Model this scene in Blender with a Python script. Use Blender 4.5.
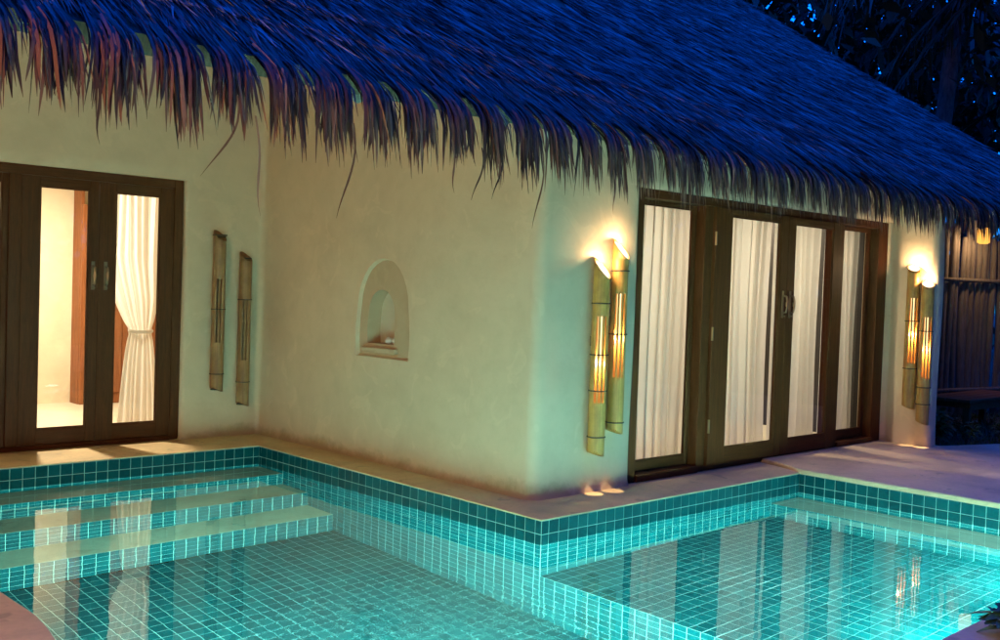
import bpy, bmesh, math, random
import numpy as np
from mathutils import Vector, Matrix
R = math.radians
random.seed(7); RNG = np.random.default_rng(11)
for o in list(bpy.data.objects): bpy.data.objects.remove(o)
S = bpy.context.scene
COL = S.collection

# ------------------------------------------------------------------ camera
CAM = np.array([-5.0411, -4.9037, 1.5860])
CR = np.array([0.7308, -0.6817, 0.0343]); CU = np.array([-0.0041, 0.0458, 0.9989]); CD = np.array([0.6818, 0.7309, -0.0303])
CR = np.array(CR) / np.linalg.norm(CR); CD = CD - CR * (CD @ CR); CD /= np.linalg.norm(CD); CU = np.cross(CR, CD)
cd = bpy.data.cameras.new('camera'); cam = bpy.data.objects.new('camera', cd); COL.objects.link(cam)
cd.sensor_width = 36; cd.lens = 37.02; cd.clip_start = 0.05; cd.clip_end = 600
M = Matrix(((CR[0], CU[0], -CD[0], CAM[0]), (CR[1], CU[1], -CD[1], CAM[1]), (CR[2], CU[2], -CD[2], CAM[2]), (0, 0, 0, 1)))
cam.matrix_world = M
S.camera = cam

# ------------------------------------------------------------------ sky, exposure
W = bpy.data.worlds.new('World'); S.world = W; W.use_nodes = True
wn = W.node_tree; wn.nodes.clear()
sky = wn.nodes.new('ShaderNodeTexSky'); sky.sky_type = 'NISHITA'; sky.sun_disc = False
sky.sun_elevation = R(6); sky.sun_rotation = R(200); sky.air_density = 1.2; sky.ozone_density = 4.0; sky.dust_density = 0.3
tint = wn.nodes.new('ShaderNodeMix'); tint.data_type = 'RGBA'; tint.blend_type = 'MULTIPLY'; tint.inputs[0].default_value = 1
tint.inputs[7].default_value = (0.008, 0.52, 2.55, 1)          # blue hour
bg = wn.nodes.new('ShaderNodeBackground'); bg.inputs[1].default_value = 0.15
wo = wn.nodes.new('ShaderNodeOutputWorld')
wn.links.new(sky.outputs[0], tint.inputs[6]); wn.links.new(tint.outputs[2], bg.inputs[0]); wn.links.new(bg.outputs[0], wo.inputs[0])
S.view_settings.view_transform = 'Standard'; S.view_settings.look = 'None'; S.view_settings.gamma = 1
S.view_settings.exposure = 2.0; S.view_settings.use_curve_mapping = False
S.render.engine = 'CYCLES'
cy = S.cycles
cy.max_bounces = 10; cy.diffuse_bounces = 5; cy.glossy_bounces = 5; cy.transmission_bounces = 8; cy.transparent_max_bounces = 16
cy.caustics_reflective = True; cy.caustics_refractive = True; cy.blur_glossy = 0.5
cy.sample_clamp_indirect = 3.0; cy.use_denoising = True

# ------------------------------------------------------------------ levels
ZW = -0.165                       # water level; z = 0 is the top of the tile band
DEEP, SHAL = -1.70, -0.90
PX0, PX1, PY0, PY1 = -3.40, 3.33, -2.86, 3.80
ROOF_A = R(34); EY, EZ = -0.30, 2.65           # eave edge of the roof
VERGE = 10.85; ROOF_L = -9.0; SL = 9.0
def roof_z(y): return EZ + math.tan(ROOF_A) * (y - EY)
POOL_W_DEEP, POOL_W_SHAL = 175.0, 72.0
ROOM_B_W, ROOM_C_W = 54.0, 46.0

# ------------------------------------------------------------------ materials
MATS = {}
def mat(name):
    m = bpy.data.materials.new(name); m.use_nodes = True; nt = m.node_tree; nt.nodes.clear()
    out = nt.nodes.new('ShaderNodeOutputMaterial'); MATS[name] = m
    return m, nt, out
def N(nt, t, **kw):
    n = nt.nodes.new(t)
    for k, v in kw.items():
        if k == 'inp':
            for kk, vv in v.items(): n.inputs[kk].default_value = vv
        else: setattr(n, k, v)
    return n
def L(nt, a, b): nt.links.new(a, b)
def pos(nt, scale=(1, 1, 1), obj=False):
    if obj:
        s = N(nt, 'ShaderNodeTexCoord').outputs['Object']
    else:
        s = N(nt, 'ShaderNodeNewGeometry').outputs['Position']
    mp = N(nt, 'ShaderNodeMapping', inp={'Scale': scale}); L(nt, s, mp.inputs[0])
    return mp.outputs[0]
def noise(nt, vec, scale, detail=6, rough=.6, dist=0):
    n = N(nt, 'ShaderNodeTexNoise', inp={'Scale': scale, 'Detail': detail, 'Roughness': rough, 'Distortion': dist})
    L(nt, vec, n.inputs['Vector']); return n.outputs[0]
def ramp(nt, fac, stops):
    r = N(nt, 'ShaderNodeValToRGB'); e = r.color_ramp.elements
    while len(e) < len(stops): e.new(.5)
    for k, (p, c) in enumerate(stops):
        e[k].position = p; e[k].color = c if len(c) == 4 else (*c, 1)
    L(nt, fac, r.inputs[0]); return r.outputs[0]
def mix(nt, a, b, fac, mode='MIX'):
    m = N(nt, 'ShaderNodeMix', data_type='RGBA', blend_type=mode)
    for s, i in ((fac, 0), (a, 6), (b, 7)):
        if isinstance(s, (int, float)): m.inputs[i].default_value = s
        elif isinstance(s, tuple): m.inputs[i].default_value = (*s, 1) if len(s) == 3 else s
        else: L(nt, s, m.inputs[i])
    return m.outputs[2]
def bump(nt, h, strength, dist=.01, nrm=None):
    b = N(nt, 'ShaderNodeBump', inp={'Strength': strength, 'Distance': dist}); L(nt, h, b.inputs['Height'])
    if nrm is not None: L(nt, nrm, b.inputs['Normal'])
    return b.outputs[0]
def pbsdf(nt, out, col, rough=.6, nrm=None, **kw):
    p = N(nt, 'ShaderNodeBsdfPrincipled')
    for s, k in ((col, 'Base Color'), (rough, 'Roughness')):
        if isinstance(s, (int, float)): p.inputs[k].default_value = s
        elif isinstance(s, tuple): p.inputs[k].default_value = (*s, 1)
        else: L(nt, s, p.inputs[k])
    if nrm is not None: L(nt, nrm, p.inputs['Normal'])
    for k, v in kw.items(): p.inputs[k.replace('_', ' ')].default_value = v
    if out is not None: L(nt, p.outputs[0], out.inputs[0])
    return p

def plaster(name, base, dirt=True):
    m, nt, out = mat(name); v = pos(nt)
    n1 = noise(nt, v, 1.1, 8, .62, .4); n2 = noise(nt, v, 6, 6, .6)
    a = tuple(c * .91 for c in base); b = tuple(min(1, c * 1.06) for c in base)
    c = ramp(nt, n1, [(.32, a), (.5, base), (.68, b)])
    c = mix(nt, c, tuple(x * y for x, y in zip(base, (.80, .78, .72))), ramp(nt, n2, [(.45, (0, 0, 0)), (.75, (.32, .32, .32))]))
    n4 = noise(nt, v, 3.2, 3, .5, 1.2)
    c = mix(nt, c, tuple(min(1, x * 1.25) for x in base), ramp(nt, n4, [(.60, (0, 0, 0)), (.64, (.22, .22, .22)), (.74, (.05, .05, .05))]))
    if dirt:                                     # splash stains with their own ragged edge along the foot of the wall
        g = N(nt, 'ShaderNodeNewGeometry'); sx = N(nt, 'ShaderNodeSeparateXYZ'); L(nt, g.outputs['Position'], sx.inputs[0])
        n3 = noise(nt, v, 1.7, 7, .7); ma = N(nt, 'ShaderNodeMath', operation='MULTIPLY_ADD', inp={1: .46, 2: -.11}); L(nt, n3, ma.inputs[0])
        sb = N(nt, 'ShaderNodeMath', operation='SUBTRACT'); L(nt, ma.outputs[0], sb.inputs[0]); L(nt, sx.outputs[2], sb.inputs[1])
        f = ramp(nt, sb.outputs[0], [(0, (0, 0, 0)), (.09, (.8, .8, .8))])
        c = mix(nt, c, (.40, .29, .16), f)
    h = noise(nt, v, 14, 8, .65); h2 = noise(nt, v, 2.2, 3, .5)
    nb = bump(nt, h, .25, .012, bump(nt, h2, .45, .05))
    pbsdf(nt, out, c, .82, nb); return m
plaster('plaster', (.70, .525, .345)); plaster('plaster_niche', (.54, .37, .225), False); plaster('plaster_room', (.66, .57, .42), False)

def cement(name, base):
    m, nt, out = mat(name); v = pos(nt)
    n1 = noise(nt, v, 1.6, 8, .65, .5); n2 = noise(nt, v, 30, 6, .6)
    c = ramp(nt, n1, [(.3, tuple(x * .72 for x in base)), (.5, base), (.7, tuple(min(1, x * 1.2) for x in base))])
    c = mix(nt, c, tuple(x * .7 for x in base), ramp(nt, n2, [(.5, (0, 0, 0)), (.8, (.5, .5, .5))]))
    n3 = noise(nt, v, 5, 3, .5, .8)
    c = mix(nt, c, (.22, .17, .12), ramp(nt, n3, [(.64, (0, 0, 0)), (.70, (.45, .45, .45))]))
    rr = ramp(nt, n1, [(.3, (.5, .5, .5)), (.7, (.75, .75, .75))])
    nb = bump(nt, n2, .2, .006, bump(nt, noise(nt, v, 3, 4, .5), .4, .03))
    pbsdf(nt, out, c, rr, nb); return m
cement('coping', (.66, .48, .25)); cement('deck', (.68, .50, .29)); cement('tread', (.33, .31, .23))

def tile_mat():
    m, nt, out = mat('tile'); oi = N(nt, 'ShaderNodeObjectInfo'); g = N(nt, 'ShaderNodeNewGeometry')
    ad = N(nt, 'ShaderNodeMath', operation='ADD'); L(nt, oi.outputs['Random'], ad.inputs[0]); L(nt, g.outputs['Random Per Island'], ad.inputs[1])
    fr = N(nt, 'ShaderNodeMath', operation='FRACT'); L(nt, ad.outputs[0], fr.inputs[0])
    c = ramp(nt, fr.outputs[0], [(0, (.001, .041, .049)), (.5, (.0015, .052, .062)), (1, (.002, .067, .076))])
    n = noise(nt, pos(nt), 40, 4, .6)
    c = mix(nt, c, (.003, .075, .085), ramp(nt, n, [(.45, (0, 0, 0)), (.8, (.5, .5, .5))]))
    pbsdf(nt, out, c, .2, bump(nt, noise(nt, pos(nt), 9, 3, .5), .12, .01), Specular_IOR_Level=.25)
tile_mat()
m, nt, out = mat('grout'); pbsdf(nt, out, ramp(nt, noise(nt, pos(nt), 12, 5), [(.3, (.18, .32, .28)), (.7, (.28, .42, .38))]), .8)

def water_mat():
    m, nt, out = mat('water'); v = pos(nt, (1, 1, 1))
    a = noise(nt, v, 2.3, 2, .5, .3); b = noise(nt, v, 9, 2, .5)
    nb = bump(nt, b, .012, .02, bump(nt, a, .022, .06))
    # livelier patch of ripples where the return jet breaks the surface
    g = N(nt, 'ShaderNodeNewGeometry'); vd = N(nt, 'ShaderNodeVectorMath', operation='DISTANCE', inp={1: (-1.7, -.9, ZW)}); L(nt, g.outputs['Position'], vd.inputs[0])
    f = N(nt, 'ShaderNodeMapRange', inp={1: .10, 2: 1.1, 3: .07, 4: 0}); L(nt, vd.outputs['Value'], f.inputs[0])
    c = noise(nt, v, 13, 3, .55, .6); bb = N(nt, 'ShaderNodeBump', inp={'Distance': .03}); L(nt, c, bb.inputs['Height']); L(nt, f.outputs[0], bb.inputs['Strength']); L(nt, nb, bb.inputs['Normal'])
    gl = N(nt, 'ShaderNodeBsdfGlass', inp={'IOR': 1.333, 'Roughness': 0, 'Color': (.97, 1, .99, 1)}); L(nt, bb.outputs[0], gl.inputs['Normal'])
    L(nt, gl.outputs[0], out.inputs[0])
water_mat()

def thatch_mat(name, stops, dull):
    m, nt, out = mat(name); g = N(nt, 'ShaderNodeNewGeometry'); oi = N(nt, 'ShaderNodeObjectInfo')
    ad = N(nt, 'ShaderNodeMath', operation='ADD'); L(nt, oi.outputs['Random'], ad.inputs[0]); L(nt, g.outputs['Random Per Island'], ad.inputs[1])
    fr = N(nt, 'ShaderNodeMath', operation='FRACT'); L(nt, ad.outputs[0], fr.inputs[0])
    c = ramp(nt, fr.outputs[0], stops)
    n = noise(nt, pos(nt), 1.4, 4, .6)
    c = mix(nt, c, dull, ramp(nt, n, [(.48, (0, 0, 0)), (.75, (.6, .6, .6))]))
    pbsdf(nt, out, c, .5, None, Specular_IOR_Level=.3)
# weathered grey leaf on the slope, the hanging eave has warm lamplight put into its brown
thatch_mat('thatch', [(0, (.045, .036, .031)), (.3, (.17, .14, .125)), (.75, (.33, .28, .245)), (1, (.50, .43, .38))], (.12, .10, .085))
thatch_mat('thatch_eave', [(0, (.04, .016, .010)), (.35, (.125, .050, .030)), (.75, (.23, .090, .042)), (1, (.36, .17, .09))], (.10, .045, .03))
m, nt, out = mat('thatch_under'); pbsdf(nt, out, ramp(nt, noise(nt, pos(nt, (30, 1, 1)), 3, 5), [(.3, (.07, .045, .025)), (.7, (.2, .13, .08))]), .8)

def wood(name, a, b, rough=.42, sc=(18, 18, 1.2)):
    m, nt, out = mat(name); v = pos(nt, sc)
    n = noise(nt, v, 2.2, 6, .65, .8); n2 = noise(nt, v, 11, 3, .6)
    c = ramp(nt, n, [(.3, a), (.7, b)]); c = mix(nt, c, tuple(x * .5 for x in a), ramp(nt, n2, [(.5, (0, 0, 0)), (.75, (.6, .6, .6))]))
    pbsdf(nt, out, c, rough, bump(nt, n2, .12, .004), Specular_IOR_Level=.10); return m
wood('wood_dark', (.046, .0115, .003), (.098, .027, .007), .55); wood('wood_rail', (.046, .0115, .003), (.098, .027, .007), .55, (1.2, 18, 18))
wood('wood_red', (.16, .055, .02), (.30, .115, .045)); wood('wood_bench', (.17, .07, .028), (.30, .135, .055), .5, (18, 1.2, 18))
wood('pole', (.16, .135, .12), (.34, .29, .25), .8, (12, 12, 1))

def bamboo(name, a, b, c3):
    m, nt, out = mat(name); v = pos(nt, (60, 60, 1.5), obj=True)
    n = noise(nt, v, 1.5, 5, .6); n2 = noise(nt, pos(nt, obj=True), 7, 5, .65)
    c = ramp(nt, n, [(.3, a), (.7, b)]); c = mix(nt, c, c3, ramp(nt, n2, [(.42, (0, 0, 0)), (.7, (.75, .75, .75))]))
    pbsdf(nt, out, c, .42, bump(nt, n, .12, .004))
bamboo('bamboo', (.44, .20, .04), (.64, .34, .08), (.30, .14, .035)); bamboo('bamboo_old', (.26, .125, .045), (.40, .20, .075), (.15, .075, .03))
m, nt, out = mat('bamboo_cut'); pbsdf(nt, out, (.5, .38, .2), .7)
m, nt, out = mat('bamboo_dark'); pbsdf(nt, out, (.05, .035, .02), .8)

def pane_mat():
    m, nt, out = mat('glass'); fr = N(nt, 'ShaderNodeFresnel', inp={'IOR': 1.5})
    t = N(nt, 'ShaderNodeBsdfTransparent', inp={'Color': (.97, .98, .97, 1)}); g = N(nt, 'ShaderNodeBsdfGlossy', inp={'Roughness': 0.0})
    ge = N(nt, 'ShaderNodeNewGeometry'); fm = N(nt, 'ShaderNodeMath', operation='MULTIPLY'); iv = N(nt, 'ShaderNodeMath', operation='SUBTRACT', inp={0: 1.0}); L(nt, ge.outputs['Backfacing'], iv.inputs[1]); L(nt, fr.outputs[0], fm.inputs[0]); L(nt, iv.outputs[0], fm.inputs[1])
    mx = N(nt, 'ShaderNodeMixShader'); L(nt, fm.outputs[0], mx.inputs[0]); L(nt, t.outputs[0], mx.inputs[1]); L(nt, g.outputs[0], mx.inputs[2]); L(nt, mx.outputs[0], out.inputs[0])
pane_mat()
def cloth():
    m, nt, out = mat('curtain'); c = (.82, .79, .73, 1)
    d = N(nt, 'ShaderNodeBsdfDiffuse', inp={'Color': c}); t = N(nt, 'ShaderNodeBsdfTranslucent', inp={'Color': c}); tr = N(nt, 'ShaderNodeBsdfTransparent')
    w = N(nt, 'ShaderNodeTexWave', inp={'Scale': 90}); L(nt, pos(nt), w.inputs[0])
    mx = N(nt, 'ShaderNodeMixShader', inp={0: .55}); L(nt, d.outputs[0], mx.inputs[1]); L(nt, t.outputs[0], mx.inputs[2])
    m2 = N(nt, 'ShaderNodeMixShader', inp={0: .10}); L(nt, mx.outputs[0], m2.inputs[1]); L(nt, tr.outputs[0], m2.inputs[2]); L(nt, m2.outputs[0], out.inputs[0])
cloth()
m, nt, out = mat('dark_room_shade'); pbsdf(nt, out, ramp(nt, noise(nt, pos(nt, (20, 20, 1)), 3, 4), [(.3, (.010, .008, .007)), (.7, (.022, .017, .014))]), .6)  # room's darkness put into the wall colour, so curtain gaps stay dark
m, nt, out = mat('metal'); pbsdf(nt, out, (.30, .24, .17), .35, None, Metallic=1.0)
m, nt, out = mat('chrome'); pbsdf(nt, out, (.7, .68, .64), .2, None, Metallic=1.0)
m, nt, out = mat('steel'); pbsdf(nt, out, (.6, .6, .6), .3, None, Metallic=1.0)
m, nt, out = mat('white_plastic'); pbsdf(nt, out, (.7, .68, .62), .4)
m, nt, out = mat('shell'); pbsdf(nt, out, ramp(nt, noise(nt, pos(nt), 40, 3), [(.3, (.62, .55, .48)), (.7, (.8, .75, .68))]), .6)
m, nt, out = mat('room_floor'); pbsdf(nt, out, ramp(nt, noise(nt, pos(nt), 2, 5), [(.3, (.55, .48, .37)), (.7, (.66, .59, .47))]), .35)
m, nt, out = mat('ground'); pbsdf(nt, out, ramp(nt, noise(nt, pos(nt), 1.5, 8, .7), [(.3, (.05, .045, .03)), (.55, (.11, .09, .06)), (.75, (.06, .07, .03))]), .95, bump(nt, noise(nt, pos(nt), 20, 6), .6, .03))
def leafm(name, a, b):
    m, nt, out = mat(name); g = N(nt, 'ShaderNodeNewGeometry')
    pbsdf(nt, out, ramp(nt, g.outputs['Random Per Island'], [(0, a), (1, b)]), .5)
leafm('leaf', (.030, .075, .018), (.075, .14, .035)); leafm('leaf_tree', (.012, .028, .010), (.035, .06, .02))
m, nt, out = mat('bark'); pbsdf(nt, out, ramp(nt, noise(nt, pos(nt, (6, 6, 2)), 3, 6), [(.3, (.05, .04, .032)), (.7, (.13, .11, .09))]), .9)
def emis(name, col, s):
    m, nt, out = mat(name); e = N(nt, 'ShaderNodeEmission', inp={'Color': (*col, 1), 'Strength': s}); L(nt, e.outputs[0], out.inputs[0])
emis('bulb', (1, .84, .60), .55); emis('lamp_rod', (1, .66, .30), .6); emis('pool_lens', (.6, 1, .95), 3.0); emis('room_lens', (1, .80, .52), 2.0); emis('lantern_glow', (1, .42, .07), .45); emis('post_glow', (1, .70, .34), 2.0)

# ------------------------------------------------------------------ helpers
WORLD = {}
def place(o, origin, parent):
    COL.objects.link(o); WORLD[o] = Vector(origin)
    if parent is not None:
        o.parent = parent; o.location = Vector(origin) - WORLD[parent]
    else: o.location = origin
    return o
def tag(o, label=None, cat=None, group=None, kind=None):
    if label: o['label'] = label
    if cat: o['category'] = cat
    if group: o['group'] = group
    if kind: o['kind'] = kind
    return o
def empty(name, loc=(0, 0, 0), parent=None):
    return place(bpy.data.objects.new(name, None), loc, parent)
def from_np(name, V, F, material, parent=None, origin=None, smooth=False):
    """V (n,3) world coords, F (m,k) index array, all faces of one size"""
    V = np.asarray(V, np.float32); F = np.asarray(F, np.int32)
    if origin is None:
        lo, hi = V.min(0), V.max(0); origin = (lo + hi) / 2
        if parent is None: origin[2] = lo[2]
    V = V - np.asarray(origin, np.float32)
    me = bpy.data.meshes.new(name); k = F.shape[1]
    me.vertices.add(len(V)); me.vertices.foreach_set('co', V.ravel())
    me.loops.add(F.size); me.loops.foreach_set('vertex_index', F.ravel())
    me.polygons.add(len(F)); me.polygons.foreach_set('loop_start', np.arange(0, F.size, k, dtype=np.int32)); me.polygons.foreach_set('loop_total', np.full(len(F), k, np.int32))
    if smooth: me.polygons.foreach_set('use_smooth', np.ones(len(F), bool))
    me.update(); me.validate(); me.materials.append(MATS[material])
    return place(bpy.data.objects.new(name, me), tuple(float(x) for x in origin), parent)
class MB:
    def __init__(s): s.v = []; s.f = []; s.mi = []
    def add(s, vs, fs, mi=0):
        n = len(s.v); s.v += [tuple(map(float, p)) for p in vs]; s.f += [tuple(i + n for i in f) for f in fs]; s.mi += [mi] * len(fs); return s
    def box(s, x0, x1, y0, y1, z0, z1, b=0.0, mi=0):
        if b <= 0:
            v = [(x, y, z) for z in (z0, z1) for y in (y0, y1) for x in (x0, x1)]
            return s.add(v, [(0, 2, 3, 1), (4, 5, 7, 6), (0, 1, 5, 4), (2, 6, 7, 3), (0, 4, 6, 2), (1, 3, 7, 5)], mi)
        bm = bmesh.new(); bmesh.ops.create_cube(bm, size=1)
        for v in bm.verts: v.co = ((x0 + x1) / 2 + v.co.x * (x1 - x0), (y0 + y1) / 2 + v.co.y * (y1 - y0), (z0 + z1) / 2 + v.co.z * (z1 - z0))
        bmesh.ops.bevel(bm, geom=list(bm.edges), offset=b, segments=2, affect='EDGES', profile=.5)
        bm.verts.index_update(); s.add([v.co[:] for v in bm.verts], [[v.index for v in f.verts] for f in bm.faces], mi); bm.free(); return s
    def tube(s, pts, rad, n=8, cap=True, mi=0):
        pts = [Vector(p) for p in pts]; rs = rad if isinstance(rad, (list, tuple)) else [rad] * len(pts); b0 = len(s.v); ref = None
        for i, p in enumerate(pts):
            d = (pts[min(i + 1, len(pts) - 1)] - pts[max(i - 1, 0)]).normalized()
            if ref is None: ref = d.orthogonal().normalized()
            a = (ref - d * ref.dot(d)).normalized(); b = d.cross(a); ref = a
            for k in range(n):
                t = 2 * math.pi * k / n; s.v.append(tuple(p + (a * math.cos(t) + b * math.sin(t)) * rs[i]))
        for i in range(len(pts) - 1):
            for k in range(n):
                s.f.append((b0 + i * n + k, b0 + i * n + (k + 1) % n, b0 + (i + 1) * n + (k + 1) % n, b0 + (i + 1) * n + k)); s.mi.append(mi)
        if cap:
            s.f.append(tuple(b0 + k for k in range(n))[::-1]); s.mi.append(mi); e = b0 + (len(pts) - 1) * n; s.f.append(tuple(e + k for k in range(n))); s.mi.append(mi)
        return s
    def prism(s, poly, z0, z1, mi=0):
        n = len(poly); v = [(x, y, z0) for x, y in poly] + [(x, y, z1) for x, y in poly]
        return s.add(v, [tuple(range(n))[::-1], tuple(range(n, 2 * n))] + [(i, (i + 1) % n, (i + 1) % n + n, i + n) for i in range(n)], mi)
    def build(s, name, material, parent=None, origin=None, smooth=False):
        V = np.array(s.v)
        if origin is None:
            lo, hi = V.min(0), V.max(0); origin = (lo + hi) / 2
            if parent is None: origin[2] = lo[2]
        me = bpy.data.meshes.new(name); me.from_pydata([tuple(p) for p in V - np.asarray(origin)], [], s.f)
        ms = material if isinstance(material, (list, tuple)) else [material]
        for q in ms: me.materials.append(MATS[q])
        if len(ms) > 1: me.polygons.foreach_set('material_index', s.mi)
        if smooth: me.shade_smooth() if smooth is True else me.polygons.foreach_set('use_smooth', [True] * len(s.f))
        me.update()
        o = place(bpy.data.objects.new(name, me), tuple(float(x) for x in origin), parent)
        return o
def autosmooth(o, ang=40):
    me = o.data; me.polygons.foreach_set('use_smooth', [True] * len(me.polygons))
    bm = bmesh.new(); bm.from_mesh(me)
    for e in bm.edges:
        if len(e.link_faces) == 2 and e.calc_face_angle(0) > R(ang): e.smooth = False
    bm.to_mesh(me); bm.free(); return o
def copy_tree(o, parent, loc):
    c = o.copy(); COL.objects.link(c); c.parent = parent
    if loc is not None: c.location = loc
    for ch in o.children: copy_tree(ch, c, None)
    return c
def light(name, kind, loc, energy, color, parent, **kw):
    ld = bpy.data.lights.new(name, kind); ld.energy = energy; ld.color = color
    rot = kw.pop('rot', None)
    for k, v in kw.items(): setattr(ld, k, v)
    o = place(bpy.data.objects.new(name, ld), loc, parent)
    if rot is not None: o.rotation_euler = rot
    return o
def px(P):
    v = np.asarray(P, float) - CAM; z = v @ CD; f = 1028.3
    z = np.maximum(z, 1e-3)
    return np.stack([500 + f * (v @ CR) / z, 320 - f * (v @ CU) / z], -1)

# ------------------------------------------------------------------ ground and decks
g = MB(); G = 220; zg = -.06
hx0, hx1, hy0, hy1 = PX0 - .35, PX1 + .35, PY0 - .35, PY1 + .6
for x0, x1, y0, y1 in ((-G, hx0, -G, G), (hx1, G, -G, G), (hx0, hx1, -G, hy0), (hx0, hx1, hy1, G)):
    g.add([(x0, y0, zg), (x1, y0, zg), (x1, y1, zg), (x0, y1, zg)], [(0, 1, 2, 3)])
tag(g.build('ground', 'ground', None, (0, 0, zg)), kind='structure')
def sheet(name, outline, z, thick, material, bev=.02, seg=3):
    """a slab with a rounded upper edge"""
    bm = bmesh.new(); vs = [bm.verts.new((x, y, z)) for x, y in outline]; f = bm.faces.new(vs); f.normal_update()
    if f.normal.z < 0: f.normal_flip()
    r = bmesh.ops.extrude_face_region(bm, geom=[f]); 
    for e in r['geom']:
        if isinstance(e, bmesh.types.BMVert): e.co.z = z
    for v in vs: v.co.z = z - thick
    bm.normal_update()
    ed = [e for e in bm.edges if all(abs(v.co.z - z) < 1e-6 for v in e.verts)]
    bmesh.ops.bevel(bm, geom=ed, offset=bev, segments=seg, affect='EDGES', profile=.5)
    bm.normal_update(); bmesh.ops.recalc_face_normals(bm, faces=bm.faces)
    me = bpy.data.meshes.new(name); bm.to_mesh(me); bm.free(); me.materials.append(MATS[material])
    o = place(bpy.data.objects.new(name, me), (0, 0, 0), None); tag(o, kind='structure')
    return autosmooth(o, 50)
CT = .012
def wob(p, q, n, amp):
    p, q = np.array(p), np.array(q); t = np.linspace(0, 1, n + 1)[:-1]; d = (q - p) / np.linalg.norm(q - p); nrm = np.array([-d[1], d[0]])
    ph = random.random() * 9
    return [tuple(p + (q - p) * a + nrm * amp * (math.sin(a * 17 + ph) + .6 * math.sin(a * 41 + 2 * ph)) * (a > 0)) for a in t]
# coping: hugs the pool along walls B, A and C
cop = wob((PX0 - .3, PY1 - .006), (-.006, PY1 - .006), 26, .0025) + wob((-.006, PY1 - .006), (-.006, -.006), 34, .0025) + wob((-.006, -.006), (3.36, -.006), 30, .0025) + [(3.36, -.006), (3.52, .50), (3.52, .62), (.56, .62), (.56, 4.72), (PX0 - .3, 4.72)]
sheet('coping', cop, CT, .0095, 'coping', .004, 2)
dk = [(3.325, .004)] + wob((3.325, .004), (3.325, PY0 - .02), 26, .004)[1:] + [(3.325, PY0 - .02), (8.6, PY0 - .02)] + [(8.6, -1.4), (7.1, -.42), (6.4, -.16), (6.12, -.05), (6.12, .62), (3.56, .62), (3.55, .47), (3.44, .2)]
sheet('deck', dk, .045, .043, 'deck', .018, 4)
fr = [(PX1 + 6, PY0 - .026)] + [(PX1 + 6, -9), (-12, -9), (-12, PY0 - .026)] + wob((-12, PY0), (PX0 - .2, PY0), 6, 0) + wob((PX0 - .2, PY0), (PX1 + .3, PY0), 40, .004)
sheet('front_deck', fr, .02, .018, 'deck', .008, 3)
ld_ = [(-12, PY0 + .006), (PX0 + .01, PY0 + .006)] + [(PX0 + .0 + .035 * math.sin(t * 2.1 + .5) + .02 * math.sin(t * 5.3), PY0 + .006 + t) for t in np.arange(.2, 6.55, .12)] + [(PX0 - .01, PY1 - .02), (PX0 - .31, PY1 - .02), (PX0 - .31, 4.72), (-12, 4.72)]
sheet('side_deck', ld_, .035, .033, 'deck', .015, 4)

# ------------------------------------------------------------------ pool basin: tiled faces, each tile a piece of its own
TM = {}
GAP, PROUD = .0048, .003
def tile_mesh(w, h):
    k = (round(w, 3), round(h, 3))
    if k in TM: return TM[k]
    a, b = w / 2, h / 2; i = .0022
    v = [(-a, -b, 0), (a, -b, 0), (a, b, 0), (-a, b, 0), (-a + i, -b + i, PROUD), (a - i, -b + i, PROUD), (a - i, b - i, PROUD), (-a + i, b - i, PROUD)]
    f = [(4, 5, 6, 7), (0, 1, 5, 4), (1, 2, 6, 5), (2, 3, 7, 6), (3, 0, 4, 7)]
    me = bpy.data.meshes.new('tile'); me.from_pydata(v, [], f); me.materials.append(MATS['tile']); me.update(); TM[k] = (me, np.array(v), f); return TM[k]
def joints(lo, hi, first):
    j = [lo]; t = first
    while t <= lo + .012: t += .1
    while t < hi - .012: j.append(t); t += .1
    return j + [hi]
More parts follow.
